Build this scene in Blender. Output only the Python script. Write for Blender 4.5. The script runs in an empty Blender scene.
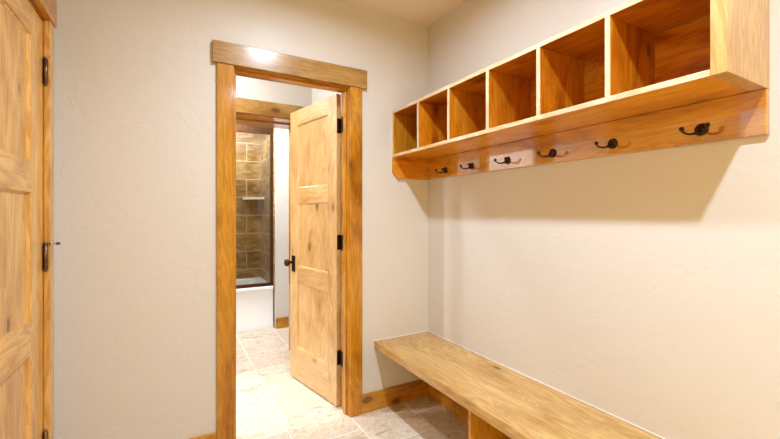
import bpy, bmesh, math, random
from mathutils import Vector, Matrix

random.seed(7)
S = bpy.context.scene
C = S.collection
PI = math.pi

# ------------------------------------------------------------------ materials
def new_mat(name):
    m = bpy.data.materials.new(name); m.use_nodes = True
    nt = m.node_tree; nt.nodes.clear()
    out = nt.nodes.new('ShaderNodeOutputMaterial')
    b = nt.nodes.new('ShaderNodeBsdfPrincipled')
    nt.links.new(b.outputs[0], out.inputs[0])
    return m, nt, b

def N(nt, kind, **kw):
    n = nt.nodes.new(kind)
    for k, v in kw.items():
        if k.startswith('i_'):
            key = k[2:]
            key = int(key) if key.isdigit() else key.replace('_', ' ')
            n.inputs[key].default_value = v
        else:
            setattr(n, k, v)
    return n

def L(nt, a, b): nt.links.new(a, b)

def ramp(nt, fac, stops):
    r = nt.nodes.new('ShaderNodeValToRGB')
    e = r.color_ramp.elements
    while len(e) < len(stops): e.new(0.5)
    for i, (p, c) in enumerate(stops):
        e[i].position = p
        e[i].color = (c[0], c[1], c[2], 1) if hasattr(c, '__len__') else (c, c, c, 1)
    L(nt, fac, r.inputs[0])
    return r

def mix(nt, fac, a, b, mode='MIX'):
    m = nt.nodes.new('ShaderNodeMix'); m.data_type = 'RGBA'; m.blend_type = mode
    for sock, v in ((m.inputs[0], fac), (m.inputs[6], a), (m.inputs[7], b)):
        if hasattr(v, 'is_linked'): L(nt, v, sock)
        elif hasattr(v, '__len__'): sock.default_value = (v[0], v[1], v[2], 1)
        else: sock.default_value = v
    return m.outputs[2]

def wood_mat(name, light, mid, dark, rough=0.38, coat=0.6, coat_rough=0.12, knot=1.0, coat_ior=1.55):
    m, nt, b = new_mat(name)
    at = N(nt, 'ShaderNodeAttribute', attribute_name='wc')
    # broad cathedral figure
    mp = N(nt, 'ShaderNodeMapping'); mp.inputs['Scale'].default_value = (0.55, 4.2, 4.2)
    L(nt, at.outputs['Vector'], mp.inputs[0])
    n1 = N(nt, 'ShaderNodeTexNoise', i_Scale=2.2, i_Detail=5.0, i_Roughness=0.55, i_Distortion=1.1)
    L(nt, mp.outputs[0], n1.inputs['Vector'])
    # knots: sparse voronoi cells
    mk = N(nt, 'ShaderNodeMapping'); mk.inputs['Scale'].default_value = (2.9, 5.4, 5.4)
    L(nt, at.outputs['Vector'], mk.inputs[0])
    nd = N(nt, 'ShaderNodeTexNoise', i_Scale=14.0, i_Detail=2.0)
    L(nt, at.outputs['Vector'], nd.inputs['Vector'])
    va = N(nt, 'ShaderNodeVectorMath', operation='MULTIPLY_ADD')
    L(nt, nd.outputs['Color'], va.inputs[0]); va.inputs[1].default_value = (.06, .06, .06)
    L(nt, mk.outputs[0], va.inputs[2])
    vo = N(nt, 'ShaderNodeTexVoronoi', i_Scale=1.25, i_Randomness=1.0)
    L(nt, va.outputs[0], vo.inputs['Vector'])
    sep = N(nt, 'ShaderNodeSeparateColor'); L(nt, vo.outputs['Color'], sep.inputs[0])
    # knot radius differs between cells; many cells have none
    rad = N(nt, 'ShaderNodeMapRange', i_1=0.15, i_2=1.0, i_3=0.0, i_4=0.19 * knot)
    L(nt, sep.outputs[0], rad.inputs[0])
    sub = N(nt, 'ShaderNodeMath', operation='SUBTRACT'); L(nt, rad.outputs[0], sub.inputs[0]); L(nt, vo.outputs['Distance'], sub.inputs[1])
    kmask = N(nt, 'ShaderNodeMapRange', i_1=-0.01, i_2=0.035, i_3=0.0, i_4=1.0)
    L(nt, sub.outputs[0], kmask.inputs[0])
    halo = N(nt, 'ShaderNodeMapRange', i_1=-0.20, i_2=0.05, i_3=0.0, i_4=1.0)
    L(nt, sub.outputs[0], halo.inputs[0])
    # grain bands bend round the knots
    ad = N(nt, 'ShaderNodeMath', operation='MULTIPLY_ADD'); L(nt, halo.outputs[0], ad.inputs[0]); ad.inputs[1].default_value = 0.55
    L(nt, n1.outputs['Fac'], ad.inputs[2])
    mul = N(nt, 'ShaderNodeMath', operation='MULTIPLY'); L(nt, ad.outputs[0], mul.inputs[0]); mul.inputs[1].default_value = 58.0
    sn = N(nt, 'ShaderNodeMath', operation='SINE'); L(nt, mul.outputs[0], sn.inputs[0])
    bands = N(nt, 'ShaderNodeMapRange', i_1=-1.0, i_2=1.0, i_3=0.0, i_4=1.0); L(nt, sn.outputs[0], bands.inputs[0])
    # fine fibre
    mf = N(nt, 'ShaderNodeMapping'); mf.inputs['Scale'].default_value = (3.0, 110.0, 110.0)
    L(nt, at.outputs['Vector'], mf.inputs[0])
    nf = N(nt, 'ShaderNodeTexNoise', i_Scale=1.6, i_Detail=3.0)
    L(nt, mf.outputs[0], nf.inputs['Vector'])
    # blotches, as alder takes stain unevenly
    nb = N(nt, 'ShaderNodeTexNoise', i_Scale=3.4, i_Detail=3.0, i_Roughness=.6, i_Distortion=.6)
    mb = N(nt, 'ShaderNodeMapping'); mb.inputs['Scale'].default_value = (0.8, 2.2, 2.2)
    L(nt, at.outputs['Vector'], mb.inputs[0]); L(nt, mb.outputs[0], nb.inputs['Vector'])
    base = ramp(nt, nb.outputs['Fac'], [(0.28, dark), (0.48, mid), (0.70, light)]).outputs[0]
    c1 = mix(nt, bands.outputs[0], (0.66, 0.54, 0.42), (1.0, 1.0, 1.0))
    s1 = mix(nt, 0.6, (1, 1, 1), c1)
    base = mix(nt, 1.0, base, s1, 'MULTIPLY')
    f1 = mix(nt, nf.outputs['Fac'], (0.80, 0.74, 0.66), (1.12, 1.12, 1.12))
    base = mix(nt, 0.6, base, mix(nt, 1.0, base, f1, 'MULTIPLY'))
    hm = N(nt, 'ShaderNodeMath', operation='MULTIPLY'); L(nt, halo.outputs[0], hm.inputs[0]); hm.inputs[1].default_value = 0.40
    base = mix(nt, hm.outputs[0], base, (dark[0]*.62, dark[1]*.48, dark[2]*.4))
    km = N(nt, 'ShaderNodeMath', operation='MULTIPLY'); L(nt, kmask.outputs[0], km.inputs[0]); km.inputs[1].default_value = 0.75
    base = mix(nt, km.outputs[0], base, (0.12, 0.036, 0.006))
    oi = N(nt, 'ShaderNodeObjectInfo')
    hs = N(nt, 'ShaderNodeHueSaturation')
    vr = N(nt, 'ShaderNodeMapRange', i_3=0.93, i_4=1.07); L(nt, oi.outputs['Random'], vr.inputs[0])
    L(nt, vr.outputs[0], hs.inputs['Value']); L(nt, base, hs.inputs['Color'])
    L(nt, hs.outputs[0], b.inputs['Base Color'])
    b.inputs['Roughness'].default_value = rough
    b.inputs['Specular IOR Level'].default_value = 0.2
    b.inputs['Coat Weight'].default_value = coat
    b.inputs['Coat Roughness'].default_value = coat_rough
    b.inputs['Coat IOR'].default_value = coat_ior
    bp = N(nt, 'ShaderNodeBump', i_Strength=0.10, i_Distance=0.001)
    L(nt, nf.outputs['Fac'], bp.inputs['Height']); L(nt, bp.outputs[0], b.inputs['Normal'])
    return m

def plaster_mat(name, col, strength=0.42):
    m, nt, b = new_mat(name)
    tc = N(nt, 'ShaderNodeTexCoord')
    n1 = N(nt, 'ShaderNodeTexNoise', i_Scale=5.5, i_Detail=5.0, i_Roughness=0.55, i_Distortion=1.6)
    L(nt, tc.outputs['Object'], n1.inputs['Vector'])
    r1 = ramp(nt, n1.outputs['Fac'], [(0.40, 0.0), (0.47, 0.55), (0.49, 0.60), (0.62, 1.0)])
    n2 = N(nt, 'ShaderNodeTexNoise', i_Scale=26.0, i_Detail=4.0, i_Roughness=0.6, i_Distortion=.8)
    L(nt, tc.outputs['Object'], n2.inputs['Vector'])
    r2 = ramp(nt, n2.outputs['Fac'], [(0.52, 0.0), (0.60, 1.0)])
    n3 = N(nt, 'ShaderNodeTexNoise', i_Scale=2.0, i_Detail=1.0)
    L(nt, tc.outputs['Object'], n3.inputs['Vector'])
    r3 = ramp(nt, n3.outputs['Fac'], [(0.50, 0.0), (0.62, 1.0)])
    mm = N(nt, 'ShaderNodeMath', operation='MULTIPLY'); L(nt, r2.outputs[0], mm.inputs[0]); L(nt, r3.outputs[0], mm.inputs[1])
    ms = N(nt, 'ShaderNodeMath', operation='MULTIPLY_ADD'); L(nt, mm.outputs[0], ms.inputs[0]); ms.inputs[1].default_value = 0.35
    L(nt, r1.outputs[0], ms.inputs[2])
    bp = N(nt, 'ShaderNodeBump', i_Strength=strength, i_Distance=0.0016)
    L(nt, ms.outputs[0], bp.inputs['Height']); L(nt, bp.outputs[0], b.inputs['Normal'])
    b.inputs['Base Color'].default_value = (*col, 1)
    b.inputs['Roughness'].default_value = 0.42
    b.inputs['Specular IOR Level'].default_value = 0.35
    return m

def floor_mat():
    m, nt, b = new_mat('travertine_floor')
    tc = N(nt, 'ShaderNodeTexCoord')
    sp = N(nt, 'ShaderNodeSeparateXYZ'); L(nt, tc.outputs['Object'], sp.inputs[0])
    cb = N(nt, 'ShaderNodeCombineXYZ')
    ay = N(nt, 'ShaderNodeMath', operation='ADD'); L(nt, sp.outputs[1], ay.inputs[0]); ay.inputs[1].default_value = FLOOR_OY
    ax = N(nt, 'ShaderNodeMath', operation='ADD'); L(nt, sp.outputs[0], ax.inputs[0]); ax.inputs[1].default_value = FLOOR_OX
    L(nt, ay.outputs[0], cb.inputs[0]); L(nt, ax.outputs[0], cb.inputs[1])
    br = N(nt, 'ShaderNodeTexBrick', offset=0.5, offset_frequency=2)
    br.inputs['Scale'].default_value = 1.0
    br.inputs['Mortar Size'].default_value = 0.0032
    br.inputs['Mortar Smooth'].default_value = 0.25
    br.inputs['Brick Width'].default_value = 0.40
    br.inputs['Row Height'].default_value = 0.383
    br.inputs['Color1'].default_value = (0.0, 0.0, 0.0, 1); br.inputs['Color2'].default_value = (1, 1, 1, 1)
    br.inputs['Mortar'].default_value = (0.5, 0.5, 0.5, 1)
    L(nt, cb.outputs[0], br.inputs['Vector'])
    # per tile shift of the veining
    va = N(nt, 'ShaderNodeVectorMath', operation='MULTIPLY_ADD'); L(nt, br.outputs['Color'], va.inputs[0])
    va.inputs[1].default_value = (3.1, 5.7, 2.2); L(nt, tc.outputs['Object'], va.inputs[2])
    mp = N(nt, 'ShaderNodeMapping'); mp.inputs['Scale'].default_value = (1.2, 2.0, 1.0); mp.inputs['Rotation'].default_value = (0, 0, 0.35)
    L(nt, va.outputs[0], mp.inputs[0])
    n1 = N(nt, 'ShaderNodeTexNoise', i_Scale=5.5, i_Detail=10.0, i_Roughness=0.72, i_Distortion=0.9)
    L(nt, mp.outputs[0], n1.inputs['Vector'])
    r = ramp(nt, n1.outputs['Fac'], [(0.28, (0.34, 0.24, 0.145)), (0.40, (0.50, 0.39, 0.27)), (0.49, (0.72, 0.63, 0.51)), (0.56, (0.58, 0.47, 0.35)), (0.68, (0.78, 0.71, 0.62))])
    n2 = N(nt, 'ShaderNodeTexNoise', i_Scale=30.0, i_Detail=4.0, i_Distortion=2.0)
    L(nt, mp.outputs[0], n2.inputs['Vector'])
    c2 = ramp(nt, n2.outputs['Fac'], [(0.35, 0.82), (0.6, 1.05)])
    c = mix(nt, 1.0, r.outputs[0], c2.outputs[0], 'MULTIPLY')
    tint = mix(nt, br.outputs['Color'], (0.92, 0.91, 0.89), (1.06, 1.05, 1.04))
    c = mix(nt, 1.0, c, tint, 'MULTIPLY')
    c = mix(nt, br.outputs['Fac'], c, (0.86, 0.82, 0.74))
    L(nt, c, b.inputs['Base Color'])
    b.inputs['Roughness'].default_value = 0.42
    iv = N(nt, 'ShaderNodeMath', operation='SUBTRACT'); iv.inputs[0].default_value = 1.0; L(nt, br.outputs['Fac'], iv.inputs[1])
    bp = N(nt, 'ShaderNodeBump', i_Strength=0.5, i_Distance=0.0015)
    L(nt, iv.outputs[0], bp.inputs['Height']); L(nt, bp.outputs[0], b.inputs['Normal'])
    return m

def shower_tile_mat(name, along):
    """stone wall tile laid in running bond; along = axis index that runs horizontally"""
    m, nt, b = new_mat(name)
    tc = N(nt, 'ShaderNodeTexCoord')
    sp = N(nt, 'ShaderNodeSeparateXYZ'); L(nt, tc.outputs['Object'], sp.inputs[0])
    cb = N(nt, 'ShaderNodeCombineXYZ'); 
    az = N(nt, 'ShaderNodeMath', operation='ADD'); L(nt, sp.outputs[2], az.inputs[0]); az.inputs[1].default_value = 0.10
    aa = N(nt, 'ShaderNodeMath', operation='ADD'); L(nt, sp.outputs[along], aa.inputs[0]); aa.inputs[1].default_value = 0.10 if along == 0 else -0.2
    L(nt, aa.outputs[0], cb.inputs[0]); L(nt, az.outputs[0], cb.inputs[1])
    br = N(nt, 'ShaderNodeTexBrick', offset=0.5, offset_frequency=2)
    for k, v in (('Scale', 1.0), ('Mortar Size', 0.004), ('Mortar Smooth', 0.2), ('Brick Width', 0.46), ('Row Height', 0.225)):
        br.inputs[k].default_value = v
    br.inputs['Color1'].default_value = (0, 0, 0, 1); br.inputs['Color2'].default_value = (1, 1, 1, 1)
    br.inputs['Mortar'].default_value = (.5, .5, .5, 1)
    L(nt, cb.outputs[0], br.inputs['Vector'])
    va = N(nt, 'ShaderNodeVectorMath', operation='MULTIPLY_ADD'); L(nt, br.outputs['Color'], va.inputs[0])
    va.inputs[1].default_value = (4.1, 2.7, 6.2); L(nt, tc.outputs['Object'], va.inputs[2])
    mp = N(nt, 'ShaderNodeMapping'); mp.inputs['Scale'].default_value = (1.0, 1.0, 2.4)
    L(nt, va.outputs[0], mp.inputs[0])
    n1 = N(nt, 'ShaderNodeTexNoise', i_Scale=4.5, i_Detail=8.0, i_Roughness=0.62, i_Distortion=1.0)
    L(nt, mp.outputs[0], n1.inputs['Vector'])
    r = ramp(nt, n1.outputs['Fac'], [(0.28, (0.15, 0.07, 0.012)), (0.46, (0.27, 0.15, 0.040)), (0.58, (0.40, 0.25, 0.09)), (0.75, (0.52, 0.37, 0.18))])
    tint = mix(nt, br.outputs['Color'], (0.80, 0.78, 0.74), (1.15, 1.13, 1.10))
    c = mix(nt, 1.0, r.outputs[0], tint, 'MULTIPLY')
    c = mix(nt, br.outputs['Fac'], c, (0.60, 0.48, 0.30))
    L(nt, c, b.inputs['Base Color'])
    b.inputs['Roughness'].default_value = 0.35
    return m

def plain(name, col, rough=0.5, metal=0.0, **kw):
    m, nt, b = new_mat(name)
    b.inputs['Base Color'].default_value = (*col, 1)
    b.inputs['Roughness'].default_value = rough
    b.inputs['Metallic'].default_value = metal
    for k, v in kw.items(): b.inputs[k.replace('_', ' ')].default_value = v
    return m

def bronze_mat(name, col, rough):
    m, nt, b = new_mat(name)
    tc = N(nt, 'ShaderNodeTexCoord')
    n = N(nt, 'ShaderNodeTexNoise', i_Scale=60.0, i_Detail=3.0); L(nt, tc.outputs['Object'], n.inputs['Vector'])
    r = ramp(nt, n.outputs['Fac'], [(0.35, (col[0]*.7, col[1]*.7, col[2]*.7)), (0.7, (col[0]*1.4, col[1]*1.3, col[2]*1.2))])
    L(nt, r.outputs[0], b.inputs['Base Color'])
    b.inputs['Metallic'].default_value = 0.85; b.inputs['Roughness'].default_value = rough
    return m

FLOOR_OX = -0.59 + 0.383 * 20
FLOOR_OY = -2.25 + 0.40 * 20

WOOD = wood_mat('knotty_alder', (0.62, 0.31, 0.035), (0.52, 0.22, 0.010), (0.30, 0.105, 0.003))
WOOD_GLOSS = wood_mat('knotty_alder_high_gloss', (0.72, 0.40, 0.035), (0.62, 0.28, 0.008), (0.34, 0.115, 0.002), coat=1.0, coat_rough=0.07, coat_ior=2.7)  # glossy rail board; base colour also brightened to carry bounced light
WOOD_SHEEN = wood_mat('knotty_alder_sheen', (0.64, 0.43, 0.18), (0.57, 0.36, 0.125), (0.46, 0.26, 0.065), knot=0.7)  # bench and end panel: gloss sheen and direct light put into a paler colour
WOOD_BOUNCE_RED = wood_mat('knotty_alder_bounce_red', (0.64, 0.30, 0.030), (0.57, 0.20, 0.007), (0.32, 0.075, 0.001), coat=.3)  # cubby interior: reddening from repeated bounces put into the colour
WOOD_UNDERLIT = wood_mat('knotty_alder_underlit', (0.86, 0.42, 0.030), (0.80, 0.33, 0.006), (0.50, 0.15, 0.002))  # shelf underside: light bounced up from below put into a brighter colour
WOOD_HEAD_HAZE = wood_mat('knotty_alder_hazed', (0.52, 0.33, 0.12), (0.42, 0.24, 0.065), (0.28, 0.12, 0.018), coat_rough=.22)  # head casings: specular haze put into a greyer, less saturated colour
WOOD_SATIN_GLARE = wood_mat('knotty_alder_satin_glare', (0.70, 0.48, 0.21), (0.62, 0.39, 0.145), (0.46, 0.235, 0.06), knot=0.8, coat=1.0, coat_rough=0.32, coat_ior=1.9)  # open door: satin coat, with hall glare put into a paler colour
EDGE = wood_mat('lit_edge_wood', (0.80, 0.66, 0.46), (0.76, 0.60, 0.38), (0.70, 0.50, 0.28), knot=0.0)  # direct light on the cubby front edges put into a pale colour
WOOD_DOOR = wood_mat('knotty_alder_door', (0.80, 0.52, 0.18), (0.72, 0.42, 0.115), (0.52, 0.26, 0.045), knot=0.8)
WALL = plaster_mat('hand_trowelled_plaster', (0.62, 0.59, 0.545))
CEIL = plaster_mat('ceiling_plaster', (0.82, 0.73, 0.60), 0.2)
HALLWALL = plaster_mat('hall_plaster', (0.66, 0.635, 0.60), 0.3)
FLOOR = floor_mat()
TILE_X = shower_tile_mat('shower_stone_long', 0)
TILE_Y = shower_tile_mat('shower_stone_side', 1)
TUB = plain('white_acrylic', (0.86, 0.86, 0.85), 0.18)
BRONZE = bronze_mat('oil_rubbed_bronze', (0.045, 0.024, 0.014), 0.32)
HINGE_M = bronze_mat('aged_bronze_hinge', (0.20, 0.11, 0.06), 0.30)
FRAME_M = bronze_mat('bronze_shower_frame', (0.09, 0.04, 0.018), 0.4)
STEEL = plain('brushed_nickel', (0.62, 0.55, 0.46), 0.25, 1.0)
RUBBER = plain('brown_rubber', (0.10, 0.05, 0.025), 0.6)
LEDGE = plain('pale_stone_ledge', (0.80, 0.74, 0.64), 0.3)
def thin_glass():
    m = bpy.data.materials.new('clear_glass'); m.use_nodes = True; nt = m.node_tree; nt.nodes.clear()
    out = nt.nodes.new('ShaderNodeOutputMaterial'); mx = nt.nodes.new('ShaderNodeMixShader')
    fr = nt.nodes.new('ShaderNodeFresnel'); fr.inputs[0].default_value = 1.45
    tr = nt.nodes.new('ShaderNodeBsdfTransparent'); tr.inputs[0].default_value = (.97, .98, .97, 1)
    gl = nt.nodes.new('ShaderNodeBsdfGlossy'); gl.inputs['Roughness'].default_value = 0.02
    nt.links.new(fr.outputs[0], mx.inputs[0]); nt.links.new(tr.outputs[0], mx.inputs[1]); nt.links.new(gl.outputs[0], mx.inputs[2])
    nt.links.new(mx.outputs[0], out.inputs[0]); return m
GLASS = thin_glass()

# ------------------------------------------------------------------ mesh helpers
class MB:
    def __init__(self):
        self.bm = bmesh.new(); self.lay = self.bm.verts.layers.float_vector.new('wc')
    def _wc(self, verts, grain):
        off = Vector((random.uniform(0, 40), random.uniform(0, 40), random.uniform(0, 40)))
        for v in verts:
            p = v.co
            q = (p.x, p.y, p.z) if grain == 'x' else ((p.y, p.x, p.z) if grain == 'y' else (p.z, p.x, p.y))
            v[self.lay] = Vector(q) + off
    def merge(self, b2, grain='x'):
        me = bpy.data.meshes.new('tmp'); b2.to_mesh(me); b2.free()
        n = len(self.bm.verts); self.bm.from_mesh(me); bpy.data.meshes.remove(me)
        self.bm.verts.ensure_lookup_table()
        self._wc(self.bm.verts[n:], grain)
    def box(self, x0, x1, y0, y1, z0, z1, grain='x', bev=0.0015, seg=2):
        b = bmesh.new()
        bmesh.ops.create_cube(b, size=1)
        for v in b.verts:
            v.co = Vector(((x0+x1)/2 + v.co.x*(x1-x0), (y0+y1)/2 + v.co.y*(y1-y0), (z0+z1)/2 + v.co.z*(z1-z0)))
        if bev:
            bmesh.ops.bevel(b, geom=list(b.edges), offset=bev, segments=seg, affect='EDGES', profile=0.5)
        self.merge(b, grain); return self
    def prism(self, pts, axis, a0, a1, grain='x', bev=0.0015):
        """polygon pts in the plane normal to axis, extruded from a0 to a1"""
        b = bmesh.new()
        def P(p, a):
            return {'x': (a, p[0], p[1]), 'y': (p[0], a, p[1]), 'z': (p[0], p[1], a)}[axis]
        lo = [b.verts.new(P(p, a0)) for p in pts]; hi = [b.verts.new(P(p, a1)) for p in pts]
        n = len(pts)
        b.faces.new(lo[::-1]); b.faces.new(hi)
        for i in range(n): b.faces.new((lo[i], lo[(i+1) % n], hi[(i+1) % n], hi[i]))
        bmesh.ops.recalc_face_normals(b, faces=b.faces)
        if bev: bmesh.ops.bevel(b, geom=list(b.edges), offset=bev, segments=2, affect='EDGES', profile=0.5)
        self.merge(b, grain); return self
    def lathe(self, prof, origin, axis, seg=24, closed=True):
        """prof: list of (radius, height along axis)"""
        b = bmesh.new()
        ax = Vector(axis).normalized()
        u = ax.orthogonal().normalized(); w = ax.cross(u)
        rings = []
        for r, h in prof:
            if r < 1e-6:
                rings.append([b.verts.new(Vector(origin) + ax*h)])
            else:
                rings.append([b.verts.new(Vector(origin) + ax*h + (u*math.cos(2*PI*k/seg) + w*math.sin(2*PI*k/seg))*r) for k in range(seg)])
        for A, B in zip(rings, rings[1:]):
            for k in range(seg):
                k2 = (k+1) % seg
                if len(A) == 1 and len(B) == 1: continue
                if len(A) == 1: b.faces.new((A[0], B[k], B[k2]))
                elif len(B) == 1: b.faces.new((A[k], B[0], A[k2]))
                else: b.faces.new((A[k], B[k], B[k2], A[k2]))
        if closed:
            for R in (rings[0], rings[-1]):
                if len(R) > 1: b.faces.new(R)
        bmesh.ops.recalc_face_normals(b, faces=b.faces)
        for f in b.faces: f.smooth = True
        self.merge(b); return self
    def tube(self, pts, radii, seg=12):
        pts = [Vector(p) for p in pts]
        b = bmesh.new(); rings = []; u = None
        for i, p in enumerate(pts):
            t = (pts[min(i+1, len(pts)-1)] - pts[max(i-1, 0)]).normalized()
            u = t.orthogonal().normalized() if u is None else (u - t*u.dot(t)).normalized()
            w = t.cross(u)
            rings.append([b.verts.new(p + (u*math.cos(2*PI*k/seg) + w*math.sin(2*PI*k/seg))*radii[i]) for k in range(seg)])
        for A, B in zip(rings, rings[1:]):
            for k in range(seg): b.faces.new((A[k], B[k], B[(k+1) % seg], A[(k+1) % seg]))
        b.faces.new(rings[0]); b.faces.new(rings[-1])
        bmesh.ops.recalc_face_normals(b, faces=b.faces)
        for f in b.faces: f.smooth = len(f.verts) == 4
        self.merge(b); return self
    def ball(self, c, r, scale=(1, 1, 1)):
        b = bmesh.new(); bmesh.ops.create_uvsphere(b, u_segments=16, v_segments=10, radius=r)
        for v in b.verts: v.co = Vector((v.co.x*scale[0], v.co.y*scale[1], v.co.z*scale[2])) + Vector(c)
        for f in b.faces: f.smooth = True
        self.merge(b); return self
    def build(self, name, mat, parent=None, origin=None):
        """vertices are given in the parent's own frame (or the world)"""
        o_ = Vector(origin) if origin else Vector((0, 0, 0))
        if origin:
            for v in self.bm.verts: v.co -= o_
        me = bpy.data.meshes.new(name); self.bm.to_mesh(me); self.bm.free()
        me.materials.append(mat)
        o = bpy.data.objects.new(name, me); C.objects.link(o); o.location = o_
        if parent: o.parent = parent
        return o

def tag(o, label, cat, group=None, kind=None):
    o['label'] = label; o['category'] = cat
    if group: o['group'] = group
    if kind: o['kind'] = kind
    return o

def empty(name, loc=(0, 0, 0), rz=0.0):
    o = bpy.data.objects.new(name, None); C.objects.link(o)
    o.location = loc; o.rotation_euler = (0, 0, rz); o.empty_display_size = 0.1
    return o

# frame in world coordinates -> local coordinates of an empty that is only translated
class Shift:
    def __init__(self, loc): self.l = Vector(loc)
    def box(self, mb, x0, x1, y0, y1, z0, z1, **k):
        l = self.l
        return mb.box(x0-l.x, x1-l.x, y0-l.y, y1-l.y, z0-l.z, z1-l.z, **k)

# ------------------------------------------------------------------ dimensions (metres; camera stands at x=0, y=0)
XL, XR, YB, YN, ZC = -0.452, 1.566, 2.217, -2.0, 2.577     # left, right, back, near, ceiling
WT = 0.115
Y1 = YB + WT                                              # hall side of the back wall
Y2 = 3.215; Y3 = 3.60                                  # bathroom partition
YT = 4.36                                                 # tub front
HX0, HX1 = -2.6, 1.02                                     # hall extent
# door openings (inside the jambs)
OX0, OX1, OZ = 0.2965, 0.961, 2.054
JT = 0.019

# ------------------------------------------------------------------ shell
def structure(name, mb, mat, label, cat):
    return tag(mb.build(name, mat), label, cat, kind='structure')

structure('floor', MB().box(-2.8, 2.0, YN-.1, 5.3, -0.08, 0.0, bev=0), FLOOR, 'floor of mottled beige stone tiles with pale grout, running through the doorway', 'floor')
structure('ceiling', MB().box(-2.8, 2.0, YN-.1, 5.3, ZC, ZC+.08, bev=0), CEIL, 'plain tan plaster ceiling in the upper right of the room', 'ceiling')
w = MB()
w.box(XL-.12, OX0-JT, YB, Y1, 0, ZC, bev=0); w.box(OX1+JT, XR+.12, YB, Y1, 0, ZC, bev=0); w.box(OX0-JT, OX1+JT, YB, Y1, OZ+JT, ZC, bev=0)
structure('wall_back', w, WALL, 'cream trowelled plaster wall with the open doorway in it', 'wall')
structure('wall_right', MB().box(XR, XR+.12, YN, YB, 0, ZC, bev=0), WALL, 'cream trowelled plaster wall behind the cubby shelf and bench', 'wall')
# left wall with a door opening (y from LD0 to LD1)
LD0, LD1 = 1.235, 2.055
w = MB()
w.box(XL-.12, XL, .25, LD0-JT-.002, 0, ZC, bev=0); w.box(XL-.12, XL, YN, -1.5, 0, ZC, bev=0); w.box(XL-.12, XL, -1.5, .25, 2.25, ZC, bev=0); w.box(XL-.12, XL, LD1+JT+.002, YB, 0, ZC, bev=0); w.box(XL-.12, XL, LD0-JT-.002, LD1+JT+.002, OZ+JT, ZC, bev=0)  # includes an unseen gap beside the camera, added to let warm fill in
structure('wall_left', w, WALL, 'cream plaster wall around the closed wooden door at left', 'wall')
structure('wall_near', MB().box(XL-.12, -.30, YN-.1, YN, 0, ZC, bev=0).box(1.2, XR+.12, YN-.1, YN, 0, ZC, bev=0).box(-.30, 1.2, YN-.1, YN, 2.25, ZC, bev=0), WALL, 'cream plaster wall behind the viewer, with an opening added for fill light', 'wall')  # unseen opening, added to let warm world light in as fill
# closet behind the closed left door is never seen; a backing keeps light out
structure('left_light_backing', MB().box(XL-.30, XL-.25, LD0-.3, YB-.02, 0, ZC, bev=0), WALL, 'unseen backing that keeps light out behind the closed left door', 'wall')
# hall
structure('wall_hall_right', MB().box(HX1+.03, HX1+.13, Y1, Y2, 0, ZC, bev=0), HALLWALL, 'short pale wall behind the open door', 'wall')
structure('wall_hall_left', MB().box(HX0-.1, HX0, Y1, 5.2, 0, ZC, bev=0), HALLWALL, 'pale end wall of the hall', 'wall')
structure('wall_hall_front', MB().box(HX0, XL-.12, Y1-.10, Y1, 0, ZC, bev=0), HALLWALL, 'pale hall wall beyond the left corner', 'wall')
BX0, BX1 = 0.16, 0.955                                    # bathroom opening
w = MB()
w.box(HX0, BX0-JT, Y2, Y3, 0, ZC, bev=0); w.box(BX1+JT, 1.9, Y2, Y3, 0, ZC, bev=0); w.box(BX0-JT, BX1+JT, Y2, Y3, OZ+JT, ZC, bev=0)
structure('wall_hall_back', w, HALLWALL, 'white wall above the second door frame, seen through the doorway', 'wall')
structure('wall_bathroom_return', MB().box(1.003, 1.9, 4.315, 5.25, 0, ZC, bev=0.004), HALLWALL, 'narrow white wall between the bathtub and the open door', 'wall')
structure('wall_bathroom_right', MB().box(1.9, 2.0, Y2, 5.25, 0, ZC, bev=0), HALLWALL, 'bathroom side wall behind the open door', 'wall')
TZ = 0.40
structure('wall_shower_back', MB().box(-.75, 1.003, 5.07, 5.2, TZ, ZC, bev=0), TILE_X, 'brown and beige stone tiled shower wall behind the bathtub', 'wall')
structure('wall_shower_side', MB().box(0.989, 1.003, YT+.003, 5.07, TZ, ZC, bev=0), TILE_Y, 'beige stone tiled shower wall at the right end of the bathtub', 'wall')
structure('wall_bathroom_left', MB().box(-.85, -.75, Y3, 5.2, 0, ZC, bev=0), HALLWALL, 'bathroom end wall left of the bathtub', 'wall')

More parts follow.
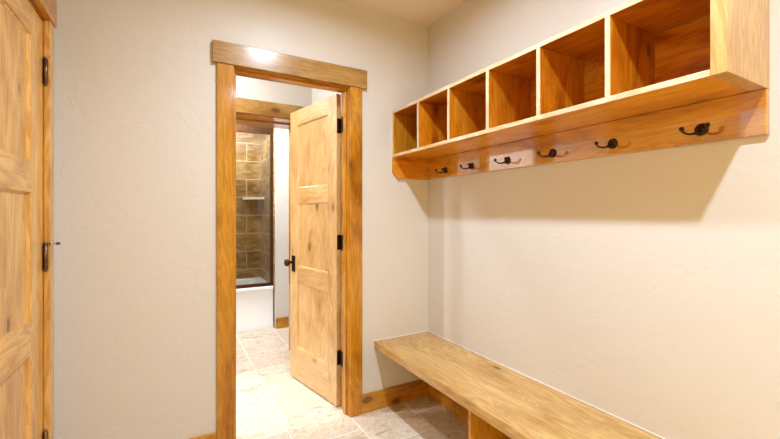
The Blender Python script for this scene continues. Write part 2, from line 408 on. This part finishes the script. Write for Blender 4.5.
# ------------------------------------------------------------------ door trims
def trim_y(name, x0, x1, yf, sgn, label, cw=0.083, ch=0.114, over=0.022, lo=0.0, ct=0.018, ht=0.026, wallx=(0, 0), jy=None, rv=0.005):
    """door frame in a wall whose visible face is at y=yf; x0,x1 inside the jambs; sgn -1: room is on the -y side"""
    r = empty(name, ((x0+x1)/2, yf, 0)); s = Shift(r.location)
    def slab(a, b): return (min(yf+sgn*a, yf+sgn*b), max(yf+sgn*a, yf+sgn*b))
    ya, yb = slab(0, ct)
    zt = OZ + rv
    for xa, xb in ((x0-rv-cw, x0-rv), (x1+rv, x1+rv+cw)):
        m = MB(); s.box(m, xa, xb, ya, yb, 0, zt, grain='z', bev=.002); m.build('side_casing', WOOD, r)
    ya, yb = slab(0, ht)
    m = MB(); s.box(m, x0-rv-cw-over, x1+rv+cw+over+(.009 if name == 'trim_1' else 0), ya, yb, zt, zt+ch, grain='x', bev=.003); m.build('head_casing', WOOD_HEAD_HAZE, r)
    j0, j1 = jy
    for k, (xa, xb) in enumerate(((x0-JT, x0), (x1, x1+JT))):
        m = MB(); s.box(m, xa, xb, j0, j1, 0, OZ+JT, grain='z', bev=.001); jm = m.build('side_jamb', WOOD, r)
        ym = (j0+j1)/2
        m = MB()
        if k == 0: s.box(m, x0, x0+.011, ym-.034, ym+.004, 0, OZ-.011, grain='z', bev=.002)
        else: s.box(m, x1-.011, x1, ym-.034, ym+.004, 0, OZ-.011, grain='z', bev=.002)
        m.build('door_stop', WOOD, jm)
    m = MB(); s.box(m, x0, x1, j0, j1, OZ, OZ+JT, grain='x', bev=.001); hj = m.build('head_jamb', WOOD, r)
    m = MB(); s.box(m, x0, x1, (j0+j1)/2-.034, (j0+j1)/2+.004, OZ-.011, OZ, grain='x', bev=.002); m.build('door_stop', WOOD, hj)
    tag(r, label, 'door frame', kind='structure')
    return r

t1 = trim_y('trim_1', OX0, OX1, YB, -1, 'knotty wood casing with a thick head board around the open doorway in the back wall', jy=(YB, Y1))
# hall side casing of the same opening
m = MB(); m.box(OX0-.088-t1.location.x, OX0-.005-t1.location.x, Y1-YB, Y1-YB+.018, 0, OZ+.005, grain='z', bev=.002); m.build('hall_side_casing', WOOD, t1)
m = MB(); m.box(OX0-.11-t1.location.x, 1.03-t1.location.x, Y1-YB, Y1-YB+.024, OZ+.005, OZ+.119, grain='x', bev=.002); m.build('hall_head_casing', WOOD, t1)
trim_y('trim_2', BX0, BX1, Y2, -1, 'knotty wood casing of the bathroom doorway seen through the first doorway', jy=(Y2, Y3))

# left door trim
r = empty('trim_3', (XL, (LD0+LD1)/2, 0)); s = Shift(r.location)
for ya, yb in ((LD1-.002+.0, LD1+.078), (LD0-.076, LD0+.004)):
    m = MB(); s.box(m, XL, XL+.020, ya if ya < LD1-.01 else 2.0615, yb if yb < 1.5 else 2.124, 0, OZ+.005, grain='z', bev=.002); m.build('side_casing', WOOD_DOOR, r)
m = MB(); s.box(m, XL, XL+.027, LD0-.098, 2.134, OZ+.005, OZ+.119, grain='y', bev=.003); m.build('head_casing', WOOD, r)
for ya, yb in ((LD1, LD1+JT), (LD0-JT, LD0)):
    m = MB(); s.box(m, XL-.12, XL, ya, yb, 0, OZ+JT, grain='z', bev=.001); m.build('side_jamb', WOOD, r)
m = MB(); s.box(m, XL-.12, XL, LD0, LD1, OZ, OZ+JT, grain='y', bev=.001); m.build('head_jamb', WOOD, r)
tag(r, 'knotty wood casing around the closed door at the left edge', 'door frame', kind='structure')

# ------------------------------------------------------------------ doors (built in their own frame: x along the width from the hinge, y thickness, face at y=0 looks to -y)
def door_leaf(root, W, H, T, stile=0.112, z0=0.010, mat=WOOD_DOOR):
    zs = [(0.255, 0.742), (0.868, 1.345), (1.460, 1.935)]
    for a, b in ((0, stile), (W-stile, W)):
        MB().box(a, b, 0, T, z0, H, grain='z', bev=.0015).build('stile', mat, root)
    rails = [(z0, zs[0][0]), (zs[0][1], zs[1][0]), (zs[1][1], zs[2][0]), (zs[2][1], H)]
    for a, b in rails:
        MB().box(stile, W-stile, 0, T, a, b, grain='x', bev=.0015).build('rail', mat, root)
    for a, b in zs:
        m = MB()
        m.box(stile-.004, W-stile+.004, .011, T-.011, a-.004, b+.004, grain='z', bev=0)
        # narrow sloped sticking round the panel
        e = .009
        for f, (yo, yi) in enumerate(((.003, .0115), (T-.003, T-.0115))):
            A = [(stile, a), (W-stile, a), (W-stile, b), (stile, b)]
            B = [(stile+e, a+e), (W-stile-e, a+e), (W-stile-e, b-e), (stile+e, b-e)]
            bb = bmesh.new()
            va = [bb.verts.new((p[0], yo, p[1])) for p in A]; vb = [bb.verts.new((p[0], yi, p[1])) for p in B]
            for i in range(4): bb.faces.new((va[i], va[(i+1) % 4], vb[(i+1) % 4], vb[i]))
            m.merge(bb, 'z')
        m.build('panel', mat, root)

def hinge(root, x, y, zc, h=0.102, mat=HINGE_M, r=.0068):
    """knuckle with ball tips, standing at x,y"""
    m = MB()
    m.lathe([(0, -h/2-.008), (.004, -h/2-.007), (.0055, -h/2-.002), (.0045, -h/2), (r, -h/2+.001), (r, h/2-.001), (.0045, h/2), (.0055, h/2+.002), (.004, h/2+.007), (0, h/2+.008)], (x, y, zc), (0, 0, 1), 20)
    for k in range(-2, 3):
        if abs(k) < 3:
            zz = zc + k*h/5 + h/10
            if zz < zc + h/2 - .004: m.lathe([(r*1.02, -.0006), (r*.86, 0), (r*1.02, .0006)], (x, y, zz), (0, 0, 1), 20, closed=False)
    return m.build('hinge', mat, root)

def local_pt(loc, rz, p):
    """world -> local for an empty rotated about z"""
    v = Matrix.Rotation(-rz, 3, 'Z') @ (Vector(p) - Vector(loc)); return v

# door_1: closed door in the left wall, hinged at its far edge. local +x -> world -y, so rz = -90; local -y face -> world?  rotate(-90): (0,-1)->(-1,0) faces away, so mirror by building from the other side
dl = empty('door_1', (XL-.001, 1.241, 0), math.radians(90))   # local +x -> world +y ; local -y -> world +x (room)
W1 = LD1 - .004 - 1.241
door_leaf(dl, W1, 2.045, .040, stile=.150)
for zc in (1.845, 1.088, 0.330):
    hg = hinge(dl, W1+.002, -.0085, zc, r=.0078)
    MB().box(W1-.012, W1+.001, -.0016, .001, zc-.05, zc+.05, bev=.0006).build('leaf', HINGE_M, hg)
    if abs(zc-1.088) < .01:
        # hinge pin door stop: collar, threaded rod and rubber bumpers
        zt = zc+.058
        m = MB(); m.lathe([(0, -.004), (.009, -.004), (.009, .004), (0, .004)], (W1+.002, -.0085, zt), (0, 0, 1), 16)
        pts = [(W1+.002, -.0085, zt), (W1+.006, -.016, zt), (W1+.011, -.024, zt-.001), (W1+.016, -.032, zt-.002)]
        m.tube(pts, [.0032]*4, 10)
        ds = m.build('door_stop', HINGE_M, dl)
        d = (Vector(pts[3])-Vector(pts[2])).normalized()
        m = MB(); m.lathe([(0, -.002), (.005, -.002), (.0062, .003), (.0050, .010), (0.0030, .018), (.0028, .022), (0, .022)], Vector(pts[3])-d*.012, d, 14); m.build('threaded_rod', STEEL, ds)
        m = MB(); m.lathe([(0, 0), (.0052, 0), (.006, .005), (.0052, .012), (0, .014)], Vector(pts[3])+d*.008, d, 14); m.build('bumper', RUBBER, ds)
m = MB(); m.lathe([(0, 0), (.032, 0), (.032, .006), (.012, .010), (.012, .035), (.026, .045), (.028, .058), (.018, .068), (0, .070)], (.07, 0, .94), (0, -1, 0), 24); m.build('knob', BRONZE, dl)
tag(dl, 'closed three-panel knotty alder door in the left wall', 'door', kind='structure')

# door_2: open door swung into the hall.
fx, fy = 0.9365, 2.355                                      # visible hinge-side corner
gx, gy = 0.8085, 2.999                                      # free corner
W2 = math.hypot(gx-fx, gy-fy)
rz2 = math.atan2(gy-fy, gx-fx)
# local +x runs from hinge to free edge; local +y is to the left of it (towards -x): so thickness must go to -y
d2 = empty('door_2', (fx, fy, 0), rz2)
class Flip: pass
def door_leaf_flip(root, W, H, T, stile):
    """same leaf, but the body lies on the -y side of the visible face at y=0"""
    tmp = len(root.children)
    door_leaf(root, W, H, T, stile, mat=WOOD_SATIN_GLARE)
    for ch in root.children: ch.location.y = -T
door_leaf_flip(d2, W2, 2.050, .035, .112)
for zc in (1.843, 1.080, 0.325):
    # leaf let into the hinge edge of the door, leaf on the jamb, knuckle between
    m = MB(); m.box(-.0020, .0004, -.033, -.004, zc-.048, zc+.048, bev=.0006)
    for kz in (-.034, -.011, .011, .034):
        m.lathe([(0, 0), (.0042, 0), (.0036, .0012), (0, .0014)], (-.0020, -.012 if abs(kz) > .02 else -.020, zc+kz), (-1, 0, 0), 12)
    hl = m.build('hinge', BRONZE, d2)
    kp = local_pt((fx, fy, 0), rz2, (0.9785, 2.3475, zc))
    m = MB(); h = .098
    m.lathe([(0, -h/2-.007), (.0045, -h/2-.005), (.0062, -h/2), (.0062, h/2), (.0045, h/2+.005), (0, h/2+.007)], (kp.x, kp.y, zc), (0, 0, 1), 18)
    m.build('knuckle', BRONZE, hl)
    # jamb leaf: plate on the jamb face in world x = OX1
    a = local_pt((fx, fy, 0), rz2, (OX1-.0012, 2.334, zc)); b_ = local_pt((fx, fy, 0), rz2, (OX1-.0012, 2.300, zc))
    bb = bmesh.new()
    th = Vector((0, 0, 0)); dirn = (b_-a).normalized(); nn = Vector((-dirn.y, dirn.x, 0))*.0011
    vs = []
    for p in (a, b_):
        for sg in (-1, 1):
            for zz in (-.048, .048):
                vs.append(bb.verts.new((p.x+nn.x*sg, p.y+nn.y*sg, zc+zz)))
    bmesh.ops.convex_hull(bb, input=vs)
    m = MB(); m.merge(bb); m.build('jamb_leaf', BRONZE, hl)
# lever / knob set on the free stile: dark rectangular plate and small knob
kx, kz = W2-.058, 0.895
m = MB(); m.box(kx-.024, kx+.024, 0, .007, kz-.072, kz+.052, bev=.002)
pl = m.build('knob_plate', BRONZE, d2)
m = MB(); m.lathe([(0, 0), (.013, .006), (.010, .014), (.0095, .034), (.018, .042), (.027, .050), (.029, .060), (.025, .068), (.012, .073), (0, .074)], (kx, 0, kz), (0, 1, 0), 24)
m.build('knob', BRONZE, d2)
m = MB(); m.lathe([(0, 0), (.028, 0), (.028, .006), (.010, .010), (.0095, .034), (.027, .050), (.029, .060), (.012, .073), (0, .074)], (kx, -.035, kz), (0, -1, 0), 24)
m.build('knob', HINGE_M, d2)
tag(d2, 'open three-panel knotty alder door swung into the hall', 'door', kind='structure')

# ------------------------------------------------------------------ baseboards
BH, BT = 0.118, 0.015
def base(name, boxes, grain, label):
    m = MB()
    for b in boxes: m.box(*b, 0, BH, grain=grain, bev=.002)
    tag(m.build(name, WOOD), label, 'baseboard', kind='structure')
base('baseboard_back', [(1.050, XR-BT-.0005, YB-BT, YB)], 'x', 'wooden baseboard right of the doorway, running under the bench')
base('baseboard_back_left', [(XL, .2075, YB-BT, YB)], 'x', 'wooden baseboard left of the doorway')
base('baseboard_right', [(XR-BT, XR, YN, YB)], 'y', 'wooden baseboard under the bench on the right wall')
base('baseboard_left', [(XL, XL+BT, .25, LD0-.08)], 'y', 'wooden baseboard on the left wall')
base('baseboard_hall', [(HX1+.03-BT, HX1+.03, Y1+.02, Y2)], 'y', 'wooden baseboard behind the open door')
base('baseboard_bathroom', [(1.003-.001, 1.9, 4.30, 4.315)], 'x', 'short wooden baseboard beside the bathtub')

# ------------------------------------------------------------------ bench
BXF, BZ, BTK = 1.141, 0.443, 0.046
YE = 0.443
br_ = empty('bench', (BXF, YE, 0)); s = Shift(br_.location)
m = MB()
s.box(m, BXF, XR-.002, YE-.012, YB-.001, BZ-BTK, BZ, grain='y', bev=.003)
m.build('seat_board', WOOD_SHEEN, br_)
m = MB(); s.box(m, XR-.0035, XR, YE, YB-.0035, BZ, BZ+.0035, bev=.001); s.box(m, BXF, XR, YB-.0035, YB, BZ, BZ+.0035, bev=.001)
m.build('caulk_line', TUB, br_)
for ya, yb in ((1.322, 1.341), (YE, YE+.019)):
    m = MB(); s.box(m, BXF+.028, XR-BT, ya, yb, 0, BZ-BTK, grain='z', bev=.0015); m.build('support_panel', WOOD, br_)
tag(br_, 'long knotty wood bench fixed along the right wall below the cubby shelf', 'bench')

# ------------------------------------------------------------------ cubby shelf with hook rail
CX, CZ0, CZ1 = 1.275, 1.641, 1.947
TH = 0.018
cs = empty('cubby_shelf', (CX, YE, CZ0)); s = Shift(cs.location)
BKX = XR-.008
def P(name, *a, mat=WOOD, **k):
    m = MB(); s.box(m, *a, **k); return m.build(name, mat, cs)
pb = P('bottom_panel', CX+.001, XR, YE+.038, YB, CZ0, CZ0+TH, grain='y', mat=WOOD_UNDERLIT)
pt = P('top_panel', CX+.001, XR, YE+.038, YB, CZ1-TH, CZ1, grain='y', mat=WOOD_BOUNCE_RED)
P('back_panel', BKX, XR, YE+.038, YB, CZ0+TH, CZ1-TH, grain='y', bev=0, mat=WOOD_BOUNCE_RED)
P('end_panel', CX, XR, YE, YE+.038, CZ0, CZ1, grain='z', mat=WOOD_SHEEN)
def edge(par, *a, **k):  # added strips that carry the painted light of the front edges
    m = MB(); s.box(m, *a, **k); e = m.build('lit_edge_strip', EDGE, par); e['label'] = 'front edge strip lightened as if strongly lit'

pe = P('end_panel', CX+.001, BKX, YB-TH, YB, CZ0+TH, CZ1-TH, grain='z')
DIVY = [0.764, 1.045, 1.330, 1.619, 1.909]
for y in DIVY:
    pd = P('divider', CX+.001, BKX, y-.009, y+.009, CZ0+TH, CZ1-TH, grain='z', mat=WOOD_BOUNCE_RED)
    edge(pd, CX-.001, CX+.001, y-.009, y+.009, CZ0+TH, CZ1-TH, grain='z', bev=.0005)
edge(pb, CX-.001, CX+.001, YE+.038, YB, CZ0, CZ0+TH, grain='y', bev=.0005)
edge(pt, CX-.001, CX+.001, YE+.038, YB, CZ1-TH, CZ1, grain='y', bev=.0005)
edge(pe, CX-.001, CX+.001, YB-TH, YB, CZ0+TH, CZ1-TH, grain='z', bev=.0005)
RZ0 = 1.503
hr = empty('hook_rail', (XR-.02, YE, RZ0)); s = Shift(hr.location)
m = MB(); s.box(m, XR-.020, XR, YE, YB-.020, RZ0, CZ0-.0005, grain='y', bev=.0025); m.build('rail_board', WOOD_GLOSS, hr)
m = MB(); l = s.l
m.prism([(CX-l.x, CZ0-.0005-l.z), (XR-l.x, CZ0-.0005-l.z), (XR-l.x, RZ0-l.z), (CX+.034-l.x, RZ0-l.z), (CX-l.x, RZ0+.036-l.z)], 'y', YB-.020-l.y, YB-l.y, grain='x', bev=0)
m.build('return_board', WOOD_BOUNCE_RED, hr)
tag(hr, 'knotty wood hook rail under the cubby shelf, turning the corner onto the back wall', 'hook rail')
tag(cs, 'wall-hung knotty wood cubby shelf with six open compartments', 'shelf')

# ------------------------------------------------------------------ coat hooks
def hook_meshes():
    # local frame: +x points away from the board (world -x), built so that z is up; origin on the board
    m = MB()
    m.lathe([(0, 0), (.0200, 0), (.0205, .0015), (.0195, .0040), (.0150, .0052), (.0125, .0056), (.0110, .0088), (.0075, .0112), (0, .0118)], (0, 0, 0), (1, 0, 0), 28)
    plate = m
    arms = []
    for sg in (1, -1):
        pts = []; rad = []
        P0 = [(.004, 0, -.001), (.012, .004, -.008), (.023, .012, -.0135), (.034, .021, -.0155), (.044, .029, -.0125), (.050, .0335, -.007), (.0525, .0355, -.001)]
        for i, (x, y, z) in enumerate(P0):
            pts.append((x, sg*y, z)); rad.append([.0058, .0050, .0042, .0038, .0035, .0034, .0036][i])
        a = MB(); a.tube(pts, rad, 12)
        a.ball((.0530, sg*.0358, .0025), .0076)
        arms.append(a)
    return plate, arms
hk = empty('coat_hook', (XR-.020, 1.19, 1.548), PI)
plate, arms = hook_meshes()
plate.build('rosette', BRONZE, hk)
for a in arms: a.build('arm', BRONZE, hk)
tag(hk, 'x', 'coat hook', 'coat hooks on the rail')
HY = [(1.99, 'dark bronze double coat hook farthest along the rail, next to the far corner'),
      (1.742, 'dark bronze double coat hook second from the far corner'),
      (1.462, 'dark bronze double coat hook third from the far corner'),
      (1.186, 'dark bronze double coat hook fourth from the far corner'),
      (0.905, 'dark bronze double coat hook second from the near end of the rail'),
      (0.606, 'largest-looking dark bronze double coat hook, nearest the near end of the rail')]
kids = list(hk.children)
for i, (y, lab) in enumerate(HY):
    if i == 0: o = hk
    else:
        o = hk.copy(); C.objects.link(o)
        for ch in kids:
            c = ch.copy(); C.objects.link(c); c.parent = o
    o.location = (XR-.020, y, 1.548)
    o['label'] = lab

# ------------------------------------------------------------------ bathroom: tub, shower frame, ledge
tb = empty('bathtub', (.12, YT, 0)); s = Shift(tb.location)
TX0, TX1, TZ1, TY1 = -.745, .988, .466, 5.068
def tub_shell():
    b = bmesh.new()
    l = s.l
    def ring(x0, x1, y0, y1, z, rr, n=6):
        vs = []
        for cx, cy, a0 in ((x1-rr, y1-rr, 0), (x0+rr, y1-rr, 90), (x0+rr, y0+rr, 180), (x1-rr, y0+rr, 270)):
            for k in range(n+1):
                a = math.radians(a0+90*k/n)
                vs.append(b.verts.new((cx+rr*math.cos(a)-l.x, cy+rr*math.sin(a)-l.y, z-l.z)))
        return vs
    R = [ring(TX0, TX1, YT, TY1, 0.0, .006), ring(TX0, TX1, YT, TY1, .05, .006), ring(TX0, TX1, YT+.014, TY1, .085, .006), ring(TX0, TX1, YT+.018, TY1, .40, .006),
         ring(TX0, TX1, YT+.010, TY1, .425, .008), ring(TX0, TX1, YT, TY1, .436, .008), ring(TX0, TX1, YT, TY1, TZ1-.006, .008), ring(TX0+.004, TX1-.004, YT+.005, TY1-.004, TZ1, .010),
         ring(TX0+.10, TX1-.08, YT+.085, TY1-.07, TZ1, .10), ring(TX0+.112, TX1-.092, YT+.097, TY1-.082, TZ1-.012, .10),
         ring(TX0+.20, TX1-.13, YT+.13, TY1-.11, .16, .12), ring(TX0+.27, TX1-.19, YT+.18, TY1-.16, .12, .12)]
    for A, B in zip(R, R[1:]):
        n = len(A)
        for k in range(n): b.faces.new((A[k], A[(k+1) % n], B[(k+1) % n], B[k]))
    b.faces.new(R[-1])
    bmesh.ops.recalc_face_normals(b, faces=b.faces)
    for f in b.faces: f.smooth = True
    return b
m = MB(); m.merge(tub_shell())
tubo = m.build('tub_shell', TUB, tb)
md = tubo.modifiers.new('edge', 'EDGE_SPLIT'); md.split_angle = math.radians(35)
tag(tb, 'white alcove bathtub under the tiled shower walls, seen through the doorway', 'bathtub')

sf = empty('shower_screen', (.12, YT+.035, TZ1)); s = Shift(sf.location)
ya, yb = YT+.015, YT+.05
def F(name, *a, mat=FRAME_M, **k):
    m = MB(); s.box(m, *a, **k); return m.build(name, mat, sf)
F('bottom_track', TX0+.01, .986, ya, yb, TZ1, TZ1+.034)
F('header_rail', TX0+.01, .986, ya, yb, 2.150, 2.235)
F('side_post', .958, .986, ya, yb, TZ1+.034, 2.150)
F('side_post', TX0+.01, TX0+.038, ya, yb, TZ1+.034, 2.150)
F('glass_pane', .02, .957, ya+.020, ya+.026, TZ1+.034, 2.150, mat=GLASS, bev=0)
F('glass_pane', TX0+.04, .06, ya+.006, ya+.012, TZ1+.034, 2.150, mat=GLASS, bev=0)
tag(sf, 'framed glass shower screen with dark bronze rails standing on the bathtub rim', 'shower screen')

# corner shelf in the shower
cz = 1.455
m = MB()
m.prism([(.988, 5.068), (.77, 5.068), (.80, 5.00), (.86, 4.93), (.93, 4.88), (.988, 4.86)], 'z', cz-.012, cz+.012, bev=.003)
tag(m.build('corner_shelf', LEDGE, origin=(.93, 5.0, cz-.012)), 'pale stone corner shelf on the tiled shower wall', 'shelf')

# ------------------------------------------------------------------ lights
def spot(name, loc, power, col, radius=.045, angle=180, kind='AREA', spread=180):
    l = bpy.data.lights.new(name, 'AREA'); l.shape = 'DISK'; l.size = radius*2; l.energy = power; l.color = col
    l.spread = math.radians(spread)
    o = bpy.data.objects.new(name, l); C.objects.link(o); o.location = loc
    return o
WHITE = (0.95, 1.0, 1.06)
COOL = (0.84, 1.0, 1.17)
spot('can_light_near', (.617, .043, ZC-.01), 26, COOL, .028, spread=150)
spot('can_light_far', (.622, 1.28, ZC-.01), 20, COOL, .05, spread=170)
spot('can_light_hall', (-2.0, 3.02, ZC-.03), 75, WHITE, .10)
spot('can_light_hall_door', (.02, 2.76, ZC-.01), 17, WHITE, .06)
spot('can_light_bathroom', (.45, 4.0, ZC-.01), 45, WHITE, .08)
spot('fill_light_shower', (.3, 4.6, ZC-.01), 14, WHITE, .06)  # added fill to brighten the tub and tiles behind the glass

wd = bpy.data.worlds.new('world'); S.world = wd; wd.use_nodes = True
wd.node_tree.nodes['Background'].inputs[0].default_value = (1, .63, .15, 1)  # warm ambient fill, entering through the added wall openings
wd.node_tree.nodes['Background'].inputs[1].default_value = 2.35

# ------------------------------------------------------------------ camera
cam = bpy.data.cameras.new('camera'); co = bpy.data.objects.new('camera', cam); C.objects.link(co)
cam.sensor_width = 36; cam.lens = 385/780*36
cam.shift_y = -5.5/780
cam.clip_start = 0.02
co.location = (0, 0, 1.265)
co.rotation_euler = (math.radians(90), 0, math.radians(-29.6))
S.camera = co
S.view_settings.view_transform = 'Standard'
S.view_settings.look = 'None'
S.view_settings.exposure = 0.20
S.view_settings.gamma = 1.0
S.view_settings.use_curve_mapping = False
S.cycles.max_bounces = 10
S.cycles.diffuse_bounces = 6
S.cycles.transmission_bounces = 8
S.cycles.sample_clamp_indirect = 4
